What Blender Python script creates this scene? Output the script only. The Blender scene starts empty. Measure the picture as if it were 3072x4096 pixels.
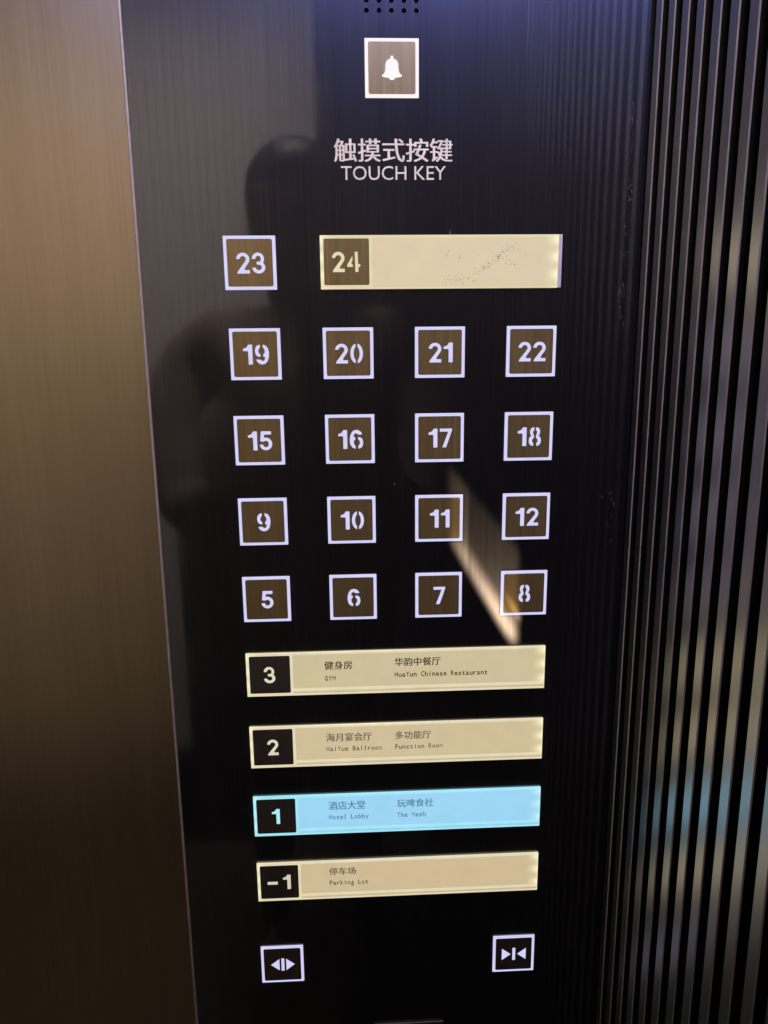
import bpy, bmesh, math, random
from mathutils import Vector, Matrix
random.seed(4)
U = 0.03            # one button width in metres
FL = 40.0           # height of the 16 key above the floor, in button widths
sc = bpy.context.scene
col = sc.collection
def P(x, y, z): return Vector((x*U, y*U, (z+FL)*U))

# ------------------------------------------------------------------ camera
cam = bpy.data.cameras.new('camera'); co = bpy.data.objects.new('camera', cam); col.objects.link(co)
cam.sensor_fit = 'VERTICAL'; cam.sensor_height = 36; cam.lens = 2975.57/4096*36
cam.clip_start = 0.01; cam.clip_end = 60
R = [[0.9988921, 0.0104466, -0.0458851], [-0.0199462, 0.9771189, -0.2117565], [0.0426231, 0.2124372, 0.9762447]]
w = lambda r: Vector((r[0], r[2], -r[1]))
cx, cy, cz = w(R[0]), -w(R[1]), -w(R[2])
CAM = P(0.0149, -15.2018, 1.7682)
co.matrix_world = Matrix(((cx.x, cy.x, cz.x, CAM.x), (cx.y, cy.y, cz.y, CAM.y), (cx.z, cy.z, cz.z, CAM.z), (0, 0, 0, 1)))
sc.camera = co

# ------------------------------------------------------------------ world and view
wd = bpy.data.worlds.new('World'); sc.world = wd; wd.use_nodes = True
wd.node_tree.nodes['Background'].inputs[0].default_value = (0.8, 0.85, 1, 1)
wd.node_tree.nodes['Background'].inputs[1].default_value = 0.004
vs = sc.view_settings; vs.view_transform = 'Standard'; vs.look = 'None'; vs.gamma = 1; vs.exposure = 0; vs.use_curve_mapping = False
sc.cycles.max_bounces = 8; sc.cycles.glossy_bounces = 6
sc.cycles.use_denoising = True

# ------------------------------------------------------------------ lamps
def aim(o, target):
    o.rotation_euler = (Vector(target)-o.location).to_track_quat('-Z', 'Y').to_euler()
def area(name, loc, target, sx, sy, power, colr, spread=180):
    l = bpy.data.lights.new(name, 'AREA'); l.shape = 'RECTANGLE'; l.size = sx*U; l.size_y = sy*U
    l.energy = power; l.color = colr; l.spread = math.radians(spread)
    o = bpy.data.objects.new(name, l); col.objects.link(o); o.location = P(*loc); aim(o, P(*target)); return o
area('ceiling_downlight', (-16, -32.2, 41), (-16, -43, -14), 30, 4, 11.8, (1.0, 0.90, 0.83), 54)
area('ceiling_lamp', (0, -24, 43), (1.5, 0, 9), 5, 5, .72, (1.0, 0.86, 0.70), 31)
area('blue_glow_lamp', (4.2, -30, 26.5), (6, 0, 10), 2.5, 4, 1.35, (0.22, 0.30, 1.0), 54)  # added unseen blue lamp for the glow at the panel's upper right
# the patch of light between the keys: a shaped beam from an added, unseen spotlight (mask set below)
def spot_beam(loc, energy):
    l = bpy.data.lights.new('added_patch_spot', 'SPOT'); l.energy = energy; l.color = (1.0, 0.80, 0.56)
    l.spot_size = math.radians(40); l.spot_blend = 0.2; l.shadow_soft_size = 0.002
    o = bpy.data.objects.new('added_patch_spot', l); col.objects.link(o); o.location = P(*loc); aim(o, P(2.9, 0, -2.6))
    l.use_nodes = True; N, L = l.node_tree.nodes, l.node_tree.links
    em = N['Emission']; tc = N.new('ShaderNodeTexCoord')
    rot = o.rotation_euler.to_matrix()
    def dot(row):
        n = N.new('ShaderNodeVectorMath'); n.operation = 'DOT_PRODUCT'; L.new(tc.outputs['Normal'], n.inputs[0]); n.inputs[1].default_value = row; return n.outputs['Value']
    dx, dy, dz = (dot(tuple(rot[i])) for i in range(3))
    def mn(op, *a):
        n = N.new('ShaderNodeMath'); n.operation = op
        for i, v in enumerate(a):
            if isinstance(v, (int, float)): n.inputs[i].default_value = v
            else: L.new(v, n.inputs[i])
        return n.outputs[0]
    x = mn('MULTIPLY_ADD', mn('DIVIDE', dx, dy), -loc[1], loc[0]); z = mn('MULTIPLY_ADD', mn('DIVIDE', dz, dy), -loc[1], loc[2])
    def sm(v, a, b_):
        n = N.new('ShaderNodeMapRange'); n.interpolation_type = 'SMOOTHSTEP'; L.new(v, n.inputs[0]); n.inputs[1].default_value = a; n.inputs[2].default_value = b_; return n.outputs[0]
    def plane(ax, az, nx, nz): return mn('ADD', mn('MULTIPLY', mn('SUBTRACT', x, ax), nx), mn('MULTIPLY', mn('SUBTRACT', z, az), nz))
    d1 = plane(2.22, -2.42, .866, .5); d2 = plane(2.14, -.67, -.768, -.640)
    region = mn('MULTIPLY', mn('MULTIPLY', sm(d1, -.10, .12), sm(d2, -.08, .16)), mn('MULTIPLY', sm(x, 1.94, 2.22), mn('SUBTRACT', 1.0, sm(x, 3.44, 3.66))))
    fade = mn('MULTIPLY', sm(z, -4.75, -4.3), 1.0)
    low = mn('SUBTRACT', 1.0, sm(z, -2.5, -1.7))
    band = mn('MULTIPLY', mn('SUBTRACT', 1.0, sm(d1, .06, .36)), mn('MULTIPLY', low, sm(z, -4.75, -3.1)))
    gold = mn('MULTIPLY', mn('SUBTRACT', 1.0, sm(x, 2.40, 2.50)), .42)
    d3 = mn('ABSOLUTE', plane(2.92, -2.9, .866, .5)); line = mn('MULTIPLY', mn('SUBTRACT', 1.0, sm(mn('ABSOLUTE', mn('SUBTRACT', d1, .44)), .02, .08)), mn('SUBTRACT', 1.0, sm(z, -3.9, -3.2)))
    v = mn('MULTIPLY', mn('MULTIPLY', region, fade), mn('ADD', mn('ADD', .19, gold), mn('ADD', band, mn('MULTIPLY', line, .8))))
    for x0, x1, z0, z1 in ((1.333, 2.333, -2.19, -1.19), (3.178, 4.178, -2.19, -1.19), (3.178, 4.178, -3.88, -2.88)):  # mask holds the added beam back over the neighbouring keys
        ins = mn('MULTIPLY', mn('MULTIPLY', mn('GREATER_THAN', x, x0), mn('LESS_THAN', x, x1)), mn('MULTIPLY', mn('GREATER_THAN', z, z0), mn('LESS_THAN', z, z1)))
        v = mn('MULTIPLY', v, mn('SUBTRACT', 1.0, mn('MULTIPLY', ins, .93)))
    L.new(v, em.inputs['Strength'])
    return o
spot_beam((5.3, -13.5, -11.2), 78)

# ------------------------------------------------------------------ node helpers
def mat(name):
    m = bpy.data.materials.new(name); m.use_nodes = True
    return m, m.node_tree.nodes, m.node_tree.links, m.node_tree.nodes['Principled BSDF']
def math_node(N, L, op, a, b=None, c=None):
    n = N.new('ShaderNodeMath'); n.operation = op
    for i, v in enumerate((a, b, c)):
        if v is None: continue
        if isinstance(v, (int, float)): n.inputs[i].default_value = v
        else: L.new(v, n.inputs[i])
    return n.outputs[0]
def coords(N, L, scale, off=(0, 0, 0)):
    g = N.new('ShaderNodeNewGeometry'); m = N.new('ShaderNodeVectorMath'); m.operation = 'MULTIPLY_ADD'
    L.new(g.outputs['Position'], m.inputs[0]); m.inputs[1].default_value = [s/U for s in scale]; m.inputs[2].default_value = off
    return m.outputs[0]
def noise(N, L, vec, detail=3, rough=.6):
    n = N.new('ShaderNodeTexNoise'); n.inputs['Scale'].default_value = 1; n.inputs['Detail'].default_value = detail
    n.inputs['Roughness'].default_value = rough; L.new(vec, n.inputs['Vector']); return n.outputs['Fac']
def ramp(N, L, fac, stops):
    r = N.new('ShaderNodeValToRGB'); L.new(fac, r.inputs[0]); e = r.color_ramp.elements
    while len(e) < len(stops): e.new(.5)
    for s, (p, c) in zip(e, stops): s.position = p; s.color = (*c, 1) if len(c) == 3 else c
    return r.outputs[0]
def mixc(N, L, fac, a, b, mode='MIX'):
    n = N.new('ShaderNodeMix'); n.data_type = 'RGBA'; n.blend_type = mode
    if isinstance(fac, (int, float)): n.inputs[0].default_value = fac
    else: L.new(fac, n.inputs[0])
    for i, v in ((6, a), (7, b)):
        if isinstance(v, tuple): n.inputs[i].default_value = (*v, 1)
        else: L.new(v, n.inputs[i])
    return n.outputs[2]

def brushed(name, lo, hi, rough, aniso, coat=0.0, coat_ior=1.5, coat_rough=.03, freq=16, streak=.0, streak_col=(.8, .7, .5), bump=.02, metallic=1.0, rvar=.1, axis=(1, 0, 0), smudge=0.0):
    """metal with vertical hairlines"""
    m, N, L, b = mat(name)
    fine = noise(N, L, coords(N, L, (freq, freq, .22)), 5, .75)
    broad = noise(N, L, coords(N, L, (freq*.16, freq*.16, .05), (7, 3, 1)), 3, .6)
    mixv = math_node(N, L, 'MULTIPLY_ADD', fine, .65, math_node(N, L, 'MULTIPLY', broad, .35))
    c = ramp(N, L, mixv, [(.30, lo), (.68, hi)])
    if streak:
        s = noise(N, L, coords(N, L, (freq*1.3, freq*1.3, .35), (31, 5, 9)), 1, .4)
        sm = ramp(N, L, s, [(.66, (0, 0, 0)), (.74, (streak,)*3)])
        c = mixc(N, L, sm, c, streak_col)
    L.new(c, b.inputs['Base Color']); b.inputs['Metallic'].default_value = metallic
    L.new(math_node(N, L, 'MULTIPLY_ADD', mixv, rvar, rough-rvar*.5), b.inputs['Roughness'])
    b.inputs['Anisotropic'].default_value = aniso
    t = N.new('ShaderNodeCombineXYZ')
    for i in range(3): t.inputs[i].default_value = axis[i]
    L.new(t.outputs[0], b.inputs['Tangent'])
    b.inputs['Coat Weight'].default_value = coat; b.inputs['Coat IOR'].default_value = coat_ior; b.inputs['Coat Roughness'].default_value = coat_rough
    if smudge:      # greasy touch marks on the lacquer
        sg = noise(N, L, coords(N, L, (.9, .9, .7), (3, 1, 8)), 4, .62)
        L.new(math_node(N, L, 'ADD', ramp(N, L, sg, [(.48, (0, 0, 0)), (.70, (smudge,)*3)]), coat_rough), b.inputs['Coat Roughness'])
    if bump:
        bn = N.new('ShaderNodeBump'); bn.inputs['Strength'].default_value = bump; bn.inputs['Distance'].default_value = .0004
        L.new(fine, bn.inputs['Height']); L.new(bn.outputs[0], b.inputs['Normal'])
    return m
def plain(name, c, rough=.5, metallic=0, spec=.5, coat=0):
    m, N, L, b = mat(name); b.inputs['Roughness'].default_value = rough; b.inputs['Metallic'].default_value = metallic
    n = noise(N, L, coords(N, L, (3, 3, 3)), 4)
    L.new(ramp(N, L, n, [(.3, tuple(v*.85 for v in c)), (.7, tuple(min(1, v*1.12) for v in c))]), b.inputs['Base Color'])
    b.inputs['Specular IOR Level'].default_value = spec; b.inputs['Coat Weight'].default_value = coat
    return m
def glowing(name, c, strength=1.0, var=.06, ends=None, end_col=None):
    """backlit acrylic; ends = (x0, x1) of the strip in its own coordinates, where the diodes sit"""
    m, N, L, b = mat(name)
    b.inputs['Base Color'].default_value = (.05, .05, .05, 1); b.inputs['Roughness'].default_value = .25; b.inputs['Specular IOR Level'].default_value = .3
    n = noise(N, L, coords(N, L, (2.2, 2.2, 2.2)), 2)
    cc = ramp(N, L, n, [(.3, tuple(v*(1-var) for v in c)), (.7, tuple(v*(1+var*.6) for v in c))])
    if ends:
        tc = N.new('ShaderNodeTexCoord'); sp = N.new('ShaderNodeSeparateXYZ'); L.new(tc.outputs['Object'], sp.inputs[0])
        f = None
        for x in ends:
            d = math_node(N, L, 'ABSOLUTE', math_node(N, L, 'SUBTRACT', sp.outputs[0], x*U))
            e = math_node(N, L, 'POWER', math_node(N, L, 'SUBTRACT', 1.0, math_node(N, L, 'MINIMUM', math_node(N, L, 'DIVIDE', d, .30*U), 1.0)), 2)
            f = e if f is None else math_node(N, L, 'MAXIMUM', f, e)
        wv = math_node(N, L, 'MULTIPLY_ADD', math_node(N, L, 'SINE', math_node(N, L, 'MULTIPLY', sp.outputs[2], 19/U)), .4, .6)
        f = math_node(N, L, 'MULTIPLY', f, wv)
        cc = mixc(N, L, f, cc, end_col or tuple(min(1, v*1.25) for v in c))
    L.new(cc, b.inputs['Emission Color']); b.inputs['Emission Strength'].default_value = strength
    return m

M = {}
M['panel'] = brushed('dark_brushed_panel', (.034, .030, .029), (.062, .054, .051), .38, .75, coat=1, coat_ior=1.75, coat_rough=.042, freq=20, streak=.3, streak_col=(.12, .105, .095), bump=.008, metallic=.87, smudge=.045)
M['bronze'] = brushed('brushed_bronze', (.41, .315, .185), (.52, .405, .242), .36, .6, freq=10, streak=.25, streak_col=(.42, .34, .22), bump=.01)
M['key'] = brushed('brushed_key_face', (.285, .185, .06), (.44, .30, .108), .38, .6, freq=16, streak=.5, streak_col=(.58, .42, .21), bump=.02, metallic=.68)
M['key_dark'] = brushed('dark_key_face', (.12, .09, .065), (.18, .135, .10), .34, .6, freq=16, streak=.3, streak_col=(.33, .26, .18), bump=.02, metallic=.72)
M['rib'] = brushed('glossy_rib_metal', (.45, .44, .445), (.50, .485, .49), .30, .7, freq=8, bump=0, rvar=.02, axis=(0, 0, 1))
M['rib_edge'] = plain('rib_edge_glint', (.62, .50, .42), .5, .6)  # brighter colour paints the light caught on the rib bevels
M['groove'] = plain('groove_black', (.006, .006, .0065), .75, 0, .12)
M['rear_rib'] = plain('rear_rib_metal', (.48, .45, .44), .6, 0)
M['rear_dark'] = plain('rear_dark_gloss', (.012, .013, .02), .2, 0, .5)
M['trim'] = plain('trim_metal', (.66, .53, .42), .45, .6)
M['letter'] = plain('lettering_paint', (.84, .71, .46), .5)
M['ink'] = plain('black_ink', (.012, .012, .012), .6, 0, .2)
M['hole'] = plain('hole_dark', (.006, .007, .02), .6)
M['lav'] = glowing('lavender_backlight', (.655, .645, .95))
M['white'] = glowing('white_backlight', (.96, .88, .83))
M['floor'] = plain('floor_stone', (.025, .022, .02), .3)
M['ceil'] = plain('ceiling_paint', (.25, .24, .23), .6)

# ------------------------------------------------------------------ mesh helpers (all in button widths)
def build(name, bm, m, parent=None, loc=None, smooth=False):
    me = bpy.data.meshes.new(name)
    bmesh.ops.recalc_face_normals(bm, faces=bm.faces)
    for v in bm.verts: v.co *= U
    bm.to_mesh(me); bm.free()
    for x in (m if isinstance(m, (list, tuple)) else [m]): me.materials.append(x)
    if smooth:
        for p in me.polygons: p.use_smooth = True
    o = bpy.data.objects.new(name, me); col.objects.link(o)
    if parent: o.parent = parent
    if loc is not None: o.location = loc
    return o
def tag(o, label, cat, group=None, kind=None):
    o['label'] = label; o['category'] = cat
    if group: o['group'] = group
    if kind: o['kind'] = kind
    return o
def empty(name, loc):
    o = bpy.data.objects.new(name, None); o.empty_display_size = .01; o.location = loc; col.objects.link(o); return o
def box(bm, x0, x1, y0, y1, z0, z1, bev=0, mi=0, seg=2):
    vs_ = [bm.verts.new(p) for p in ((x0, y0, z0), (x1, y0, z0), (x1, y1, z0), (x0, y1, z0), (x0, y0, z1), (x1, y0, z1), (x1, y1, z1), (x0, y1, z1))]
    fs = [bm.faces.new([vs_[i] for i in q]) for q in ((0, 3, 2, 1), (4, 5, 6, 7), (0, 1, 5, 4), (1, 2, 6, 5), (2, 3, 7, 6), (3, 0, 4, 7))]
    for f in fs: f.material_index = mi
    if bev:
        bmesh.ops.bevel(bm, geom=list({e for f in fs for e in f.edges}), offset=bev, segments=seg, affect='EDGES', profile=.5)
def prism(bm, pts, y_front, y_back, mi=0):
    """closed outline in x,z given depth; y_front is nearer the viewer (smaller y)"""
    a = [bm.verts.new((p[0], y_front, p[1])) for p in pts]; b = [bm.verts.new((p[0], y_back, p[1])) for p in pts]
    fs = [bm.faces.new(a), bm.faces.new(b[::-1])]
    n = len(pts)
    for i in range(n): fs.append(bm.faces.new((a[i], b[i], b[(i+1) % n], a[(i+1) % n])))
    for f in fs: f.material_index = mi
    for f in fs[:2]: f.normal_update()
    bmesh.ops.triangulate(bm, faces=fs[:2])
def rrect(x0, x1, z0, z1, r, seg=5):
    pts = []
    for cx_, cz_, a0 in ((x1-r, z1-r, 0), (x0+r, z1-r, 90), (x0+r, z0+r, 180), (x1-r, z0+r, 270)):
        for i in range(seg+1):
            a = math.radians(a0+90*i/seg); pts.append((cx_+r*math.cos(a), cz_+r*math.sin(a)))
    return pts
def arc(cx_, cz_, rx, rz, a0, a1, n=12):
    return [(cx_+rx*math.cos(math.radians(a0+(a1-a0)*i/n)), cz_+rz*math.sin(math.radians(a0+(a1-a0)*i/n))) for i in range(n+1)]

# ------------------------------------------------------------------ stencil numerals (unit height)
def px(pts, x0, zb, h): return [((x-x0)/h, (zb-z)/h) for x, z in pts]
six = [px([(392,258),(380,235),(355,218),(330,213),(300,222),(277,250),(265,290),(263,330),(270,370),(290,398),(322,411),(322,383),(308,365),(303,343),(307,325),(320,315),(320,290),(303,288),(305,265),(318,250),(332,248),(345,257),(350,262),(390,262)], 262, 411, 197),
       px([(350,290),(375,292),(395,310),(403,345),(397,380),(380,402),(352,410),(352,382),(365,365),(370,345),(365,325),(350,315)], 262, 411, 197)]
eightL = px([(1350,190),(1320,198),(1306,222),(1306,255),(1319,281),(1300,303),(1293,335),(1300,368),(1318,386),(1342,391),(1342,358),(1331,349),(1327,335),(1333,318),(1346,305),(1349,284),(1341,264),(1336,243),(1341,229),(1350,222)], 1293, 391, 201)
G = {
 '1': (.47, [[(.26,0),(.26,.64),(.22,.68),(0,.68),(0,.80),(.1,.82),(.2,.88),(.27,1),(.47,1),(.47,0)]]),
 '2': (.65, [arc(.325,.69,.325,.31,178,-38,18)+[(.40,.25),(.39,.20),(.43,.165),(.65,.165),(.65,0),(.03,0),(.05,.09)]+arc(.325,.69,.155,.15,-42,178,14)]),
 '3': (.65, [arc(.3,.70,.3,.30,180,-30,18)+[(.545,.53)]+arc(.325,.29,.325,.29,40,-176,18)+arc(.325,.29,.155,.135,-178,80,14)+[(.23,.43),(.23,.57)]+arc(.31,.70,.14,.15,-70,180,12)]),
 '4': (.675, [px([(693,845),(695,790),(805,620),(818,595),(820,690),(790,750),(795,780),(822,790),(822,845)], 693, 960, 458), px([(875,503),(945,503),(950,780),(1003,785),(1003,840),(960,848),(955,960),(885,960)], 693, 960, 458)]),
 '5': (.65, [[(.08,1),(.61,1),(.61,.83),(.24,.83),(.225,.655)]+arc(.32,.335,.33,.335,88,-172,18)+arc(.32,.33,.155,.175,-172,140,14)+[(.17,.47),(.03,.47)]]),
 '6': (.72, six),
 '7': (.65, [[(0,1),(.65,1),(.65,.92),(.34,0),(.14,0),(.44,.80),(.40,.84),(0,.84)]]),
 '8': (.66, [eightL, [(.66-x, z) for x, z in eightL]]),
 '9': (.72, [[(.72-x, 1-z) for x, z in q] for q in six]),
 '0': (.65, [arc(.325,.5,.325,.5,100,260,16)+arc(.325,.5,.155,.35,250,110,12), arc(.325,.5,.325,.5,-80,80,16)+arc(.325,.5,.155,.35,70,-70,12)]),
 '-': (.62, [[(0,.355),(.62,.355),(.62,.54),(0,.54)]]),
}
def numeral_bm(s, xc, zc, h, yf, yb, gap=.05):
    bm = bmesh.new(); gaps = [gap if a != '-' else .125 for a in s[:-1]]
    tot = sum(G[c][0]*h for c in s)+sum(gaps); x = xc-tot/2
    for i, c in enumerate(s):
        for pl in G[c][1]: prism(bm, [(x+a*h, zc-h/2+b*h) for a, b in pl], yf, yb)
        x += G[c][0]*h+(gaps[i] if i < len(gaps) else 0)
    return bm

# ------------------------------------------------------------------ lettering
def raw_text(body, offset=0.0):
    cu = bpy.data.curves.new('lettering', 'FONT'); cu.body = body; cu.size = 1; cu.offset = offset; cu.extrude = .01; cu.resolution_u = 3
    o = bpy.data.objects.new('lettering', cu); col.objects.link(o)
    dg = bpy.context.evaluated_depsgraph_get(); dg.update()
    me = bpy.data.meshes.new_from_object(o.evaluated_get(dg))
    vs_ = [tuple(v.co) for v in me.vertices]; fs = [tuple(p.vertices) for p in me.polygons]
    bpy.data.objects.remove(o); bpy.data.curves.remove(cu); bpy.data.meshes.remove(me)
    return vs_, fs
def put_text(bm, body, x0, x1, z0, z1, y, thick=.006, offset=0.0):
    """fit the words into the box x0..x1, z0..z1 (z0 = baseline for latin)"""
    vs_, fs = raw_text(body, offset)
    a0 = min(v[0] for v in vs_); a1 = max(v[0] for v in vs_); b0 = min(v[1] for v in vs_); b1 = max(v[1] for v in vs_)
    nv = [bm.verts.new((x0+(v[0]-a0)/(a1-a0)*(x1-x0), y-(thick if v[2] > 0 else 0), z0+(v[1]-b0)/(b1-b0)*(z1-z0))) for v in vs_]
    for f in fs:
        try: bm.faces.new([nv[i] for i in f])
        except ValueError: pass
def put_mono(bm, body, x0, x1, zb, zt, y, thick=.006):
    """monospaced latin: every letter in a cell of equal width; cap height zb..zt"""
    n = len(body); cell = (x1-x0)/(n-.08)
    _, s = None, (zt-zb)/0.727
    for i, ch in enumerate(body):
        if ch == ' ': continue
        vs_, fs = raw_text(ch, .0 if ch in 'MWmw' else .012)
        a0 = min(v[0] for v in vs_); a1 = max(v[0] for v in vs_)
        wmax = cell*.80; wd_ = (a1-a0)*s; kx = min(s*1.05, s*wmax/wd_)
        xc = x0+(i+.46)*cell
        nv = [bm.verts.new((xc+(v[0]-(a0+a1)/2)*kx, y-(thick if v[2] > 0 else 0), zb+v[1]*s)) for v in vs_]
        for f in fs:
            try: bm.faces.new([nv[k] for k in f])
            except ValueError: pass

# ------------------------------------------------------------------ the car: floor, ceiling, walls
bm = bmesh.new(); box(bm, -62, 16, -44, 3, -FL-1, -FL); o = build('floor', bm, M['floor'], loc=P(0, 0, 0)); o['kind'] = 'structure'
bm = bmesh.new(); box(bm, -62, 16, -44, 3, 44, 45); o = build('ceiling', bm, M['ceil'], loc=P(0, 0, 0)); o['kind'] = 'structure'

ZB, ZT = -39.99, 43.99
bm = bmesh.new(); box(bm, -60, 6.6, .14, 1.2, ZB, ZT)
tag(build('bronze_wall', bm, M['bronze'], loc=P(0, 0, 0)), 'plain brushed bronze wall along the left edge, fading to dark brown at the bottom', 'wall')

# side wall with flat glossy ribs; profile in x,y extruded upward
XW, PITCH, Y0, DEP = 5.75, .583, -.49, .16
def ribbed(bm, n, y_first, pitch, flat, xw, dep, z0, z1, edge=.022):
    """ribs face -x; near edge of rib i at y_first - i*pitch"""
    prof = []
    for i in range(n):
        ye = y_first-i*pitch
        prof += [((xw+dep, ye+flat), 2), ((xw, ye+flat), 0), ((xw, ye+edge), 1), ((xw+edge*.8, ye), 2), ((xw+dep, ye), 2)]
    lo = [bm.verts.new((p[0], p[1], z0)) for p, _ in prof]; hi = [bm.verts.new((p[0], p[1], z1)) for p, _ in prof]
    for i in range(len(prof)-1):
        f = bm.faces.new((lo[i], lo[i+1], hi[i+1], hi[i])); f.material_index = prof[i][1]
    return prof
bm = bmesh.new()
ribbed(bm, 66, Y0+PITCH*0, PITCH, .27, XW, DEP, ZB, ZT)
box(bm, XW+DEP+.001, XW+1.5, -44, .13, ZB, ZT, mi=2)
box(bm, 5.745, 5.93, -.03, .135, ZB, ZT, mi=2)
tag(build('fluted_wall', bm, [M['rib'], M['rib_edge'], M['groove']], loc=P(0, 0, 0)), 'dark fluted metal wall of upright glossy ribs at the right, mirroring the lit buttons', 'wall')

# rear of the car, seen only mirrored in the panel
YR = -43.0
bm = bmesh.new()
n = 84; prof = []
for i in range(n):
    x = -2.0-i*.66
    prof += [(x, YR), (x-.06, YR+.22), (x-.36, YR+.22), (x-.42, YR)]
lo = [bm.verts.new((p[0], p[1], -11 if p[0] > -13.9 else -31)) for p in prof]; hi = [bm.verts.new((p[0], p[1], ZT)) for p in prof]
for i in range(len(prof)-1): bm.faces.new((lo[i], lo[i+1], hi[i+1], hi[i]))
tag(build('ribbed_rear_wall', bm, M['rear_rib'], loc=P(0, 0, 0)), 'pale ribbed rear wall seen only as a reflection at the upper left of the panel', 'wall')
bm = bmesh.new(); box(bm, -1.99, XW+.2, YR-.5, YR, ZB, ZT)
box(bm, -14, -1.99, YR-.5, YR+.12, ZB, -11.01); box(bm, -60, -14.01, YR-.5, YR+.12, ZB, -31.01)  # lower dark blocks added to darken the mirrored lower part
tag(build('rear_glass_dark_blocks', bm, M['rear_dark'], loc=P(0, 0, 0)), 'dark glossy rear wall section mirrored in the middle of the panel, with added dark blocks below', 'wall')

# ------------------------------------------------------------------ control panel
PX0, PX1, PZ0, PZ1 = -3.96, 5.74, -21.0, 13.0
panel = empty('control_panel', P(.8, 0, PZ0))
tag(panel, 'tall black brushed metal lift control panel carrying all the lit buttons', 'control panel')
def pbuild(name, bm, m, parent=panel):
    return build(name, bm, m, parent, Vector((0, 0, 0)) if parent is not panel else P(0, 0, 0)-panel.location)
bm = bmesh.new()
HC = [.456+.2285*i for i in range(5)]; HS = .2285/2; HR = .043; HROWS = 5; HZ0 = 7.833; HDZ = .165
hx0, hx1 = HC[0]-HS, HC[-1]+HS; hz0, hz1 = HZ0-HDZ/2, HZ0+HDZ*(HROWS-.5)
def quad(x0, x1, z0, z1, y=0.0): bm.faces.new([bm.verts.new(p) for p in ((x0, y, z0), (x1, y, z0), (x1, y, z1), (x0, y, z1))])
quad(PX0, PX1, PZ0, hz0); quad(PX0, PX1, hz1, PZ1); quad(PX0, hx0, hz0, hz1); quad(hx1, PX1, hz0, hz1)
for hx in HC:
    for r in range(HROWS):
        hz = HZ0+r*HDZ; NS = 16
        cir = [(math.cos(2*math.pi*i/NS), math.sin(2*math.pi*i/NS)) for i in range(NS)]
        inn = [bm.verts.new((hx+HR*a, 0, hz+HR*b)) for a, b in cir]
        out = []
        for a, b in cir:
            k = 1/max(abs(a), abs(b)); out.append(bm.verts.new((hx+HS*a*k, 0, hz+HDZ/2*b*k)))
        for i in range(NS): bm.faces.new((inn[i], out[i], out[(i+1) % NS], inn[(i+1) % NS]))
for (xa, za), (xb, zb) in (((PX0, PZ0), (PX0, PZ1)), ((PX1, PZ0), (PX1, PZ1)), ((PX0, PZ0), (PX1, PZ0)), ((PX0, PZ1), (PX1, PZ1))):
    bm.faces.new([bm.verts.new(p) for p in ((xa, 0, za), (xb, 0, zb), (xb, .13, zb), (xa, .13, za))])
face = pbuild('faceplate', bm, M['panel'])
for p in face.data.polygons:
    if abs(p.normal.y) > .9 and p.normal.y > 0: p.flip()
bm = bmesh.new()
for hx in HC:
    for r in range(HROWS):
        hz = HZ0+r*HDZ; NS = 16
        ring = [(hx+HR*math.cos(2*math.pi*i/NS), hz+HR*math.sin(2*math.pi*i/NS)) for i in range(NS)]
        f_ = [bm.verts.new((x, 0.001, z)) for x, z in ring]; k_ = [bm.verts.new((x, .10, z)) for x, z in ring]
        for i in range(NS): bm.faces.new((f_[i], f_[(i+1) % NS], k_[(i+1) % NS], k_[i]))
        bm.faces.new(k_)
pbuild('speaker_grille', bm, M['hole'])
bm = bmesh.new(); box(bm, PX0-.062, PX0-.002, -.012, .13, PZ0, PZ1, bev=.02)
pbuild('edge_trim', bm, M['trim'])
bm = bmesh.new()
for k in (-1, 1): put_text(bm, '触摸式按键', -.193+k*.007, 2.051+k*.007, 5.262, 5.672, -.002, .008+k*.001)
put_text(bm, 'TOUCH KEY', -.07, 1.93, 4.942, 5.19, -.002, .008, offset=.0)
pbuild('lettering', bm, M['letter'])

def fleck(bm, x, z, r, el=1.0, y=-.001):
    n_ = 7; a0 = random.random()*6
    prism(bm, [(x+r*random.uniform(.5, 1.3)*math.cos(a0+2*math.pi*i/n_), z+el*r*random.uniform(.5, 1.3)*math.sin(a0+2*math.pi*i/n_)) for i in range(n_)], y-.003, y+.0005)
bm = bmesh.new()
for z0_, z1_, k in ((6.4, 2.2, 70), (-1.2, -2.3, 14), (-4.4, -5.2, 8)):
    for i in range(k):
        z = random.uniform(z1_, z0_); fleck(bm, 5.50+random.gauss(0, .035), z, random.choice((.006, .009, .014)), random.uniform(1, 3.2))
for i in range(26): fleck(bm, 4.75+i*.03+random.gauss(0, .02), -12.25-.012*i+random.gauss(0, .05)-(.12 if i > 20 else 0), random.choice((.005, .008, .012)))
pbuild('glue_residue', bm, plain('glue_residue', (.06, .05, .046), .7))['kind'] = 'stuff'
bm = bmesh.new()
for i in range(70): fleck(bm, random.uniform(-3.9, 5.3), random.uniform(-14, 8), random.choice((.004, .005, .007)), random.uniform(.8, 1.6))
for x, z in ((2.02, 3.98), (2.03, 4.02), (.9, -.95), (-2.6, -1.9), (5.3, -1.3)): fleck(bm, x, z, .014, 2.2)
pbuild('dust_specks', bm, plain('dust', (.12, .11, .10), .8))['kind'] = 'stuff'

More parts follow.
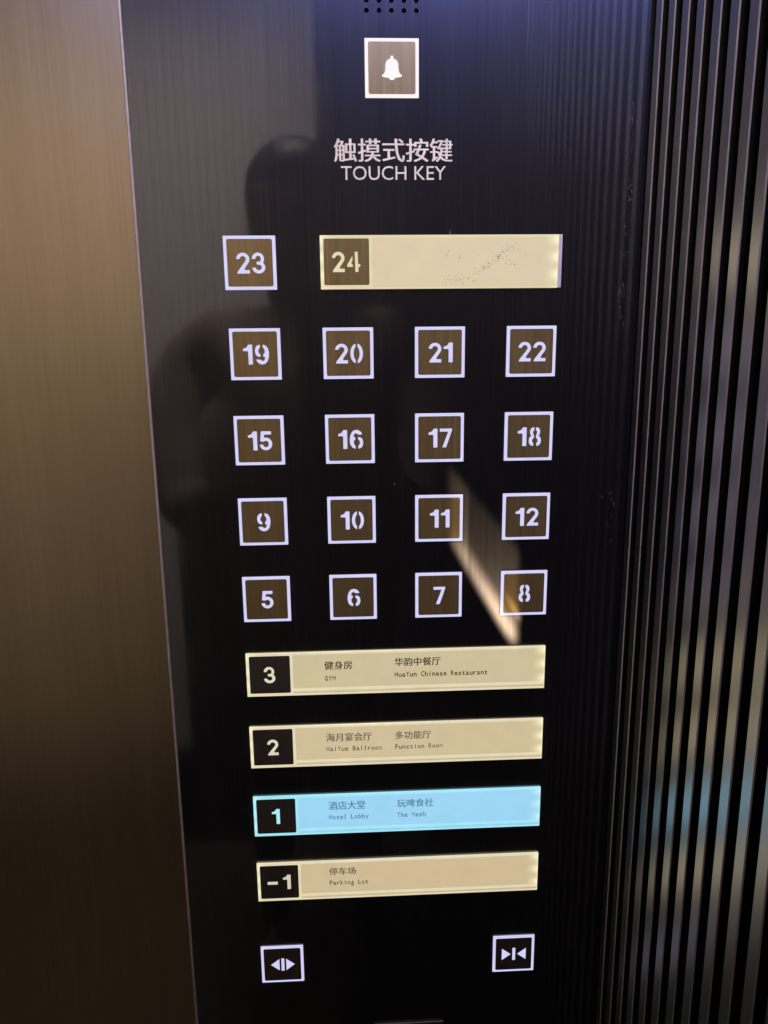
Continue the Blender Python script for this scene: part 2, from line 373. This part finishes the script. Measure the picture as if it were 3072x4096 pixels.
# ------------------------------------------------------------------ square keys
FY, FB = -.032, -.002       # front and back depth of the frames
HB = 1.0
def frame_bm(bm, x0, x1, z0, z1, ix0, ix1, iz0, iz1, yf, yb, r=.03):
    """outer block with a thin chamfer; the dark face sits on it"""
    box(bm, x0, x1, yf, yb, z0, z1, bev=.006, seg=1)
def square_key(name, label, cat, x, z, symbol, light, facem, group=None, face_pts=None):
    o = empty(name, P(x, 0, z)); tag(o, label, cat, group)
    bm = bmesh.new(); frame_bm(bm, -.5, .5, -.5, .5, 0, 0, 0, 0, FY, FB); build('light_frame', bm, light, o)
    bm = bmesh.new(); prism(bm, rrect(-.437, .437, -.440, .440, .035), FY-.006, FY+.01); build('key_face', bm, facem, o)
    bm, nm = symbol(); build(nm, bm, light, o)
    return o
xs = [-1.839, 0.0, 1.833, 3.678]
rows = [(1.716, (19, 20, 21, 22)), (0.002, (15, 16, 17, 18)), (-1.692, (9, 10, 11, 12)), (-3.384, (5, 6, 7, 8))]
where = {19: 'below 23', 20: 'between 19 and 21', 21: 'between 20 and 22', 22: 'right of 21',
 15: 'below 19', 16: 'between 15 and 17', 17: 'above the light patch', 18: 'right of 17',
 9: 'left of 10', 10: 'between 9 and 11', 11: 'left beside the light patch', 12: 'right beside the light patch',
 5: 'left of 6', 6: 'between 5 and 7', 7: 'left of the bright streak', 8: 'at the lower end of the streak'}
def num(s, h=.385): return lambda: (numeral_bm(s, .015, -.005, h, FY-.012, FY-.004), 'numeral')
for z, ns in rows:
    for x, k in zip(xs, ns):
        square_key('floor_button', f'square brown floor button {k} with lavender lit frame, {where[k]}', 'button', x, z, num(str(k)), M['lav'], M['key'], 'square floor buttons')
square_key('floor_button', 'square brown floor button 23 with lavender lit frame, alone left of the topmost strip', 'button', -1.862, 3.445, num('23'), M['lav'], M['key'], 'square floor buttons')

def bell():
    bm = bmesh.new()
    h = [(797,835),(815,838),(822,878),(860,895),(885,930),(893,975),(893,1020),(900,1065),(915,1095),(940,1115),(946,1130),(938,1141),(905,1148),(838,1160),(832,1175),(820,1186),(800,1189)]
    pts = [((a-797)/793, (1012-b)/865) for a, b in h]
    prism(bm, pts+[(-a, b) for a, b in pts[-2:0:-1]], FY-.012, FY-.004); return bm, 'bell_symbol'
square_key('alarm_button', 'square alarm button with white bell symbol and white lit frame near the top', 'button', .911, 6.869, bell, M['white'], M['key'])
def tri(bm, xt, xb, zc, hh): prism(bm, [(xt, zc), (xb, zc+hh), (xb, zc-hh)], FY-.012, FY-.004)
def opening():
    bm = bmesh.new(); tri(bm, -.27, -.07, .0, .155); tri(bm, .29, .09, .0, .155); box(bm, -.025, .045, FY-.012, FY-.004, -.17, .17, bev=.003, seg=1); return bm, 'arrow_symbol'
def closing():
    bm = bmesh.new(); tri(bm, -.075, -.285, .0, .155); tri(bm, .09, .295, .0, .155); box(bm, -.03, .04, FY-.012, FY-.004, -.17, .17, bev=.003, seg=1); return bm, 'arrow_symbol'
square_key('door_button', 'square door open button with arrows pointing outward, bottom left of panel', 'button', -1.863, -12.537, opening, M['lav'], M['key_dark'], 'door buttons')
square_key('door_button', 'square door close button with arrows pointing inward, bottom right of panel', 'button', 3.699, -12.534, closing, M['lav'], M['key_dark'], 'door buttons')

# ------------------------------------------------------------------ long backlit strips
def strip(label, x0, zc, wdt, n, words, frame_c, card_c, end_c, facem, num_c, bottom=True, ink=None):
    o = empty('strip_button', P(x0, 0, zc)); tag(o, label, 'button', 'long backlit floor buttons')
    mf = glowing('strip_edge_glow', frame_c, 1, .05, (0.0, wdt), end_c)
    mc = glowing('strip_card_glow', card_c, 1, .03, (-9, wdt-.03), end_c)
    bm = bmesh.new(); box(bm, 0, wdt, FY-.02, FB, -.5, .5, bev=.008, seg=1); build('light_bar', bm, mf, o)
    fy = FY-.02
    kx1 = .947
    bm = bmesh.new(); prism(bm, rrect(.068, kx1, -.425, .437, .03), fy-.008, fy+.01); build('key_face', bm, facem, o)
    mn = glowing('numeral_glow', num_c)
    build('numeral', numeral_bm(n, .50, .005, .375, fy-.014, fy-.006), mn, o)
    cz0 = -.33 if bottom else -.47
    bm = bmesh.new(); box(bm, kx1+.06, wdt-.03, fy-.004, fy+.01, cz0, .45, bev=.003, seg=1); build('name_card', bm, mc, o)
    if bottom:
        bm = bmesh.new(); box(bm, kx1+.06, wdt-.02, fy-.010, fy+.01, -.445, -.40, bev=.012)
        build('bottom_rail', bm, glowing('strip_rail_glow', tuple(v*.95 for v in card_c)), o)
    for cn, (a0, a1, b0, b1), en, (e0, e1, f0, f1) in words:
        bm = bmesh.new()
        for k in (-.003, .003): put_text(bm, cn, a0-x0+k, a1-x0+k, b0-zc, b1-zc, fy-.0065, .003+k*.2)
        put_mono(bm, en, e0-x0, e1-x0, f0-zc, f1-zc, fy-.0065, .003)
        build('lettering', bm, ink or M['ink'], o)
    return o
CRM, CRE = (.63, .52, .31), (.76, .68, .46)
HOT = (.98, .93, .58)
grey_ink = glowing('backlit_ink', (.085, .072, .05))  # dim emission in both inks stands for card light passing through
blue_ink = glowing('backlit_ink_over_blue', (.075, .19, .29))
s24 = strip('long cream strip with dirt specks and key 24, above the square buttons', -.507, 3.444, 4.66, '24', [], (.74, .65, .38), (.68, .57, .36), HOT, M['key'], (.74, .68, .42), bottom=False)
strip('long cream strip of key 3 naming the gym and Chinese restaurant', -2.350, -5.105, 6.545, '3', [('健身房', (-.655, -.055, -5.016, -4.823), 'GYM', (-.660, -.415, -5.269, -5.159)), ('华韵中餐厅', (.873, 1.878, -4.979, -4.786), 'HuaYun Chinese Restaurant', (.870, 2.923, -5.229, -5.110))], CRE, (.60, .51, .30), HOT, M['key_dark'], (.74, .70, .52))
strip('long cream strip of key 2 naming ballroom and function room', -2.352, -6.834, 6.555, '2', [('海月宴会厅', (-.661, .35, -6.734, -6.533), 'HaiYue Ballroom', (-.669, .577, -6.967, -6.850)), ('多功能厅', (.874, 1.679, -6.731, -6.538), 'Function Room', (.867, 1.942, -6.964, -6.848))], CRE, (.62, .51, .30), HOT, M['key_dark'], (.72, .68, .52), ink=grey_ink)
strip('long pale blue strip of key 1 naming the hotel lobby', -2.353, -8.557, 6.56, '1', [('酒店大堂', (-.652, .177, -8.437, -8.226), 'Hotel Lobby', (-.657, .254, -8.678, -8.556)), ('玩啤食社', (.905, 1.733, -8.436, -8.232), 'The Mesh', (.903, 1.563, -8.684, -8.562))], (.36, .80, .94), (.33, .66, .90), (.55, .92, .98), M['key_dark'], (.42, .86, .95), ink=blue_ink)
strip('long tan strip of key -1 naming the parking lot, lowest of the strips', -2.349, -10.270, 6.56, '-1', [('停车场', (-.684, -.067, -10.134, -9.944), 'Parking Lot', (-.687, .219, -10.394, -10.272))], CRE, (.62, .49, .29), HOT, M['key_dark'], (.68, .62, .48), ink=grey_ink)
# clear end cap and dirt of the 24 strip
bm = bmesh.new(); box(bm, 4.663, 4.735, FY-.02, FB, -.5, .5, bev=.01)
build('end_cap', bm, plain('clear_acrylic_edge', (.62, .50, .46), .2), s24)
bm = bmesh.new()
def speck(x, z, r):
    n_ = 7; a0 = random.random()*6
    prism(bm, [(x+r*random.uniform(.5, 1.3)*math.cos(a0+2*math.pi*i/n_)*1.5, z+r*random.uniform(.5, 1.2)*math.sin(a0+2*math.pi*i/n_)) for i in range(n_)], FY-.0275, FY-.0235)
path = [(2.42, -.37), (2.75, -.36), (3.0, -.32), (3.12, -.18), (3.25, -.06), (3.40, .0), (3.52, .10), (3.62, .22), (3.78, .24)]
for i in range(150):
    k = random.randrange(len(path)-1); t = random.random(); a, b = path[k], path[k+1]
    sp = .035 if 2 < k < 6 else .05
    speck(a[0]+(b[0]-a[0])*t+random.gauss(0, sp), max(-.44, min(.4, a[1]+(b[1]-a[1])*t+random.gauss(0, sp))), random.choice((.0035, .005, .0065, .009)))
for x, z in ((2.46, .13), (2.44, .09), (2.72, .12), (2.71, .08), (3.08, .13), (3.72, -.05), (3.76, -.02), (3.80, -.06), (3.62, -.03), (4.0, .12), (2.5, .2), (3.7, .02), (3.84, -.03), (3.66, -.06)): speck(x, z, random.choice((.006, .009, .011)))
dm = plain('dirt_specks', (.28, .23, .15), .8)
build('dirt_specks', bm, dm, s24)['kind'] = 'stuff'

# ------------------------------------------------------------------ slot plate cut off by the bottom of the picture
cr = empty('card_slot', P(1.15, 0, -15.6)); tag(cr, 'thin metal rim of a dark card slot just showing at the bottom edge', 'card slot')
bm = bmesh.new(); box(bm, -.86, .86, -.05, -.002, -1.2, 1.21, bev=.02); build('rim', bm, plain('slot_rim_metal', (.35, .32, .3), .3, 1), cr)
bm = bmesh.new(); box(bm, -.80, .80, -.054, -.01, -1.14, 1.15, bev=.004); build('slot_face', bm, plain('slot_face_black', (.01, .01, .01), .3), cr)

# ------------------------------------------------------------------ phone and the person holding it, behind the camera
CT = Matrix.Translation(CAM) @ co.matrix_world.to_3x3().to_4x4()
ph = empty('phone', CAM); ph.matrix_world = CT
tag(ph, 'dark phone held upright by the person mirrored in the panel', 'phone')
def pbox(name, x0, x1, y0, y1, z0, z1, bev, m):
    bm = bmesh.new(); box(bm, x0, x1, y0, y1, z0, z1, bev=bev, seg=3); return build(name, bm, m, ph, Vector((0, 0, 0)))
black = plain('phone_black', (.012, .012, .014), .3)
pbox('phone_body', -1.95, .45, -4.55, .45, .36, .64, .12, black)
def skin_mesh(name, verts, edges, root, subdiv=2):
    me = bpy.data.meshes.new(name); bm = bmesh.new(); sk = bm.verts.layers.skin.verify()
    vs_ = []
    for (x, y, z, r) in verts:
        v = bm.verts.new(Vector((x, y, z))*U); v[sk].radius = (r*U, r*U); vs_.append(v)
    for a, b in edges: bm.edges.new((vs_[a], vs_[b]))
    vs_[root][sk].use_root = True
    bm.to_mesh(me); bm.free()
    o = bpy.data.objects.new(name, me); col.objects.link(o)
    o.modifiers.new('skin', 'SKIN').use_smooth_shade = True
    o.modifiers.new('sub', 'SUBSURF').levels = subdiv
    dg = bpy.context.evaluated_depsgraph_get(); dg.update()
    m2 = bpy.data.meshes.new_from_object(o.evaluated_get(dg)); bpy.data.objects.remove(o); bpy.data.meshes.remove(me)
    return m2
V, Ed = [], []
def chain(start, pts):
    prev = start
    for p in pts:
        V.append(p); i = len(V)-1
        if prev is not None: Ed.append((prev, i))
        prev = i
    return prev
hx = -2.85
root = chain(None, [(hx-1.9, -31.6, -13, 7.6)])
chest = chain(root, [(hx-1.7, -31.4, -8.5, 7.4), (hx-1.0, -31.5, -3.5, 7.0), (hx, -31.5, .6, 4.6)])
neck = chain(chest, [(hx, -31.3, 4.2, 2.6), (hx, -31.0, 6.3, 1.75), (hx, -30.6, 8.0, 2.0)])
head = chain(neck, [(hx, -30.4, 9.8, 2.45), (hx, -30.6, 11.6, 2.3)])
chain(neck+1, [(hx, -27.7, 9.5, .42)])          # nose
for sx in (-1, 1): chain(neck+1, [(hx+sx*2.55, -30.6, 9.8, .5)])   # ears
fingers = []
for sx, side in ((-1, -1), (1, 1)):
    sh = chain(chest, [(hx+sx*5.2, -31.4, 2.4, 2.2), (hx+sx*7.2, -31.2, 1.0, 2.1)])
    wx = (-3.6 if sx < 0 else 1.9)
    el = chain(sh, [(hx+sx*7.4, -28.9, -3.6, 2.0), (hx+sx*6.3, -25.6, -7.0, 1.6)])
    wr = chain(el, [((V[el][0]+wx)/2, -21.5, -5.6, 1.15), (wx, -17.9, -4.2, .72)])
    pl = chain(wr, [(wx-sx*.35, -16.9, -3.0, .75)])
    gx = -2.05 if sx < 0 else .62               # edge of the phone
    for k in range(4):
        zz = -2.6+k*.62; ln = (.85, 1.0, 1.05, .9)[k]
        chain(pl, [(gx+sx*.5, -16.3, zz, .3), (gx+sx*.25, -15.35, zz+.1, .26), (gx-sx*.35*ln, -14.95-.0, zz+.15, .22)])
    chain(pl, [(gx+sx*.35, -17.0, -1.9, .33), (gx-sx*.25, -16.75, -.9, .27)])
for sx in (-1, 1):
    chain(root, [(hx+sx*2.9, -31.6, -16.5, 2.9), (hx+sx*3.1, -31.2, -26, 1.9), (hx+sx*3.1, -31.6, -36.6, 1.25), (hx+sx*3.2, -31.2, -38.9, 1.0), (hx+sx*3.4, -27.6, -39.3, .65)])
bme = skin_mesh('person', V, Ed, root, 2)
coat_m = plain('dark_coat', (.17, .125, .10), .85); trou_m = plain('dark_trousers', (.02, .02, .024), .8); skin_m = plain('skin', (.30, .18, .13), .6); shoe_m = plain('shoes', (.02, .02, .02), .4)
for m_ in (coat_m, trou_m, skin_m, shoe_m): bme.materials.append(m_)
for p in bme.polygons:
    c = p.center/U
    p.material_index = 2 if (c.z > 6.0 or c.y > -18.3) else 3 if c.z < -37.6 else 1 if c.z < -16 else 0
    p.use_smooth = True
per = bpy.data.objects.new('person', bme); col.objects.link(per); per.location = P(0, 0, 0)
tag(per, 'person in a dark coat holding up a phone, mirrored faintly in the panel', 'person')
bm = bmesh.new()
bmesh.ops.create_uvsphere(bm, u_segments=28, v_segments=18, radius=1)
for v in list(bm.verts):
    x, y, z = v.co
    v.co = Vector((hx+x*3.0, -30.9+y*3.1, 10.6+z*(3.1 if z > 0 else 6.5)))
bmesh.ops.delete(bm, geom=[v for v in bm.verts if v.co.y > -29.2 and v.co.z < 11.6], context='VERTS')
r_ = random.Random(3)
for v in bm.verts: v.co.x += r_.uniform(-.12, .12); v.co.y += r_.uniform(-.12, .12)
build('hair', bm, plain('dark_hair', (.012, .009, .008), .5), per, Vector((0, 0, 0)), smooth=True)
for sx in (-1, 1):
    bm = bmesh.new(); bmesh.ops.create_uvsphere(bm, u_segments=12, v_segments=8, radius=.36)
    for v in bm.verts: v.co += Vector((hx+sx*.95, -28.35, 10.3))
    build('eye', bm, plain('eye_dark', (.03, .02, .02), .2), per, Vector((0, 0, 0)), smooth=True)
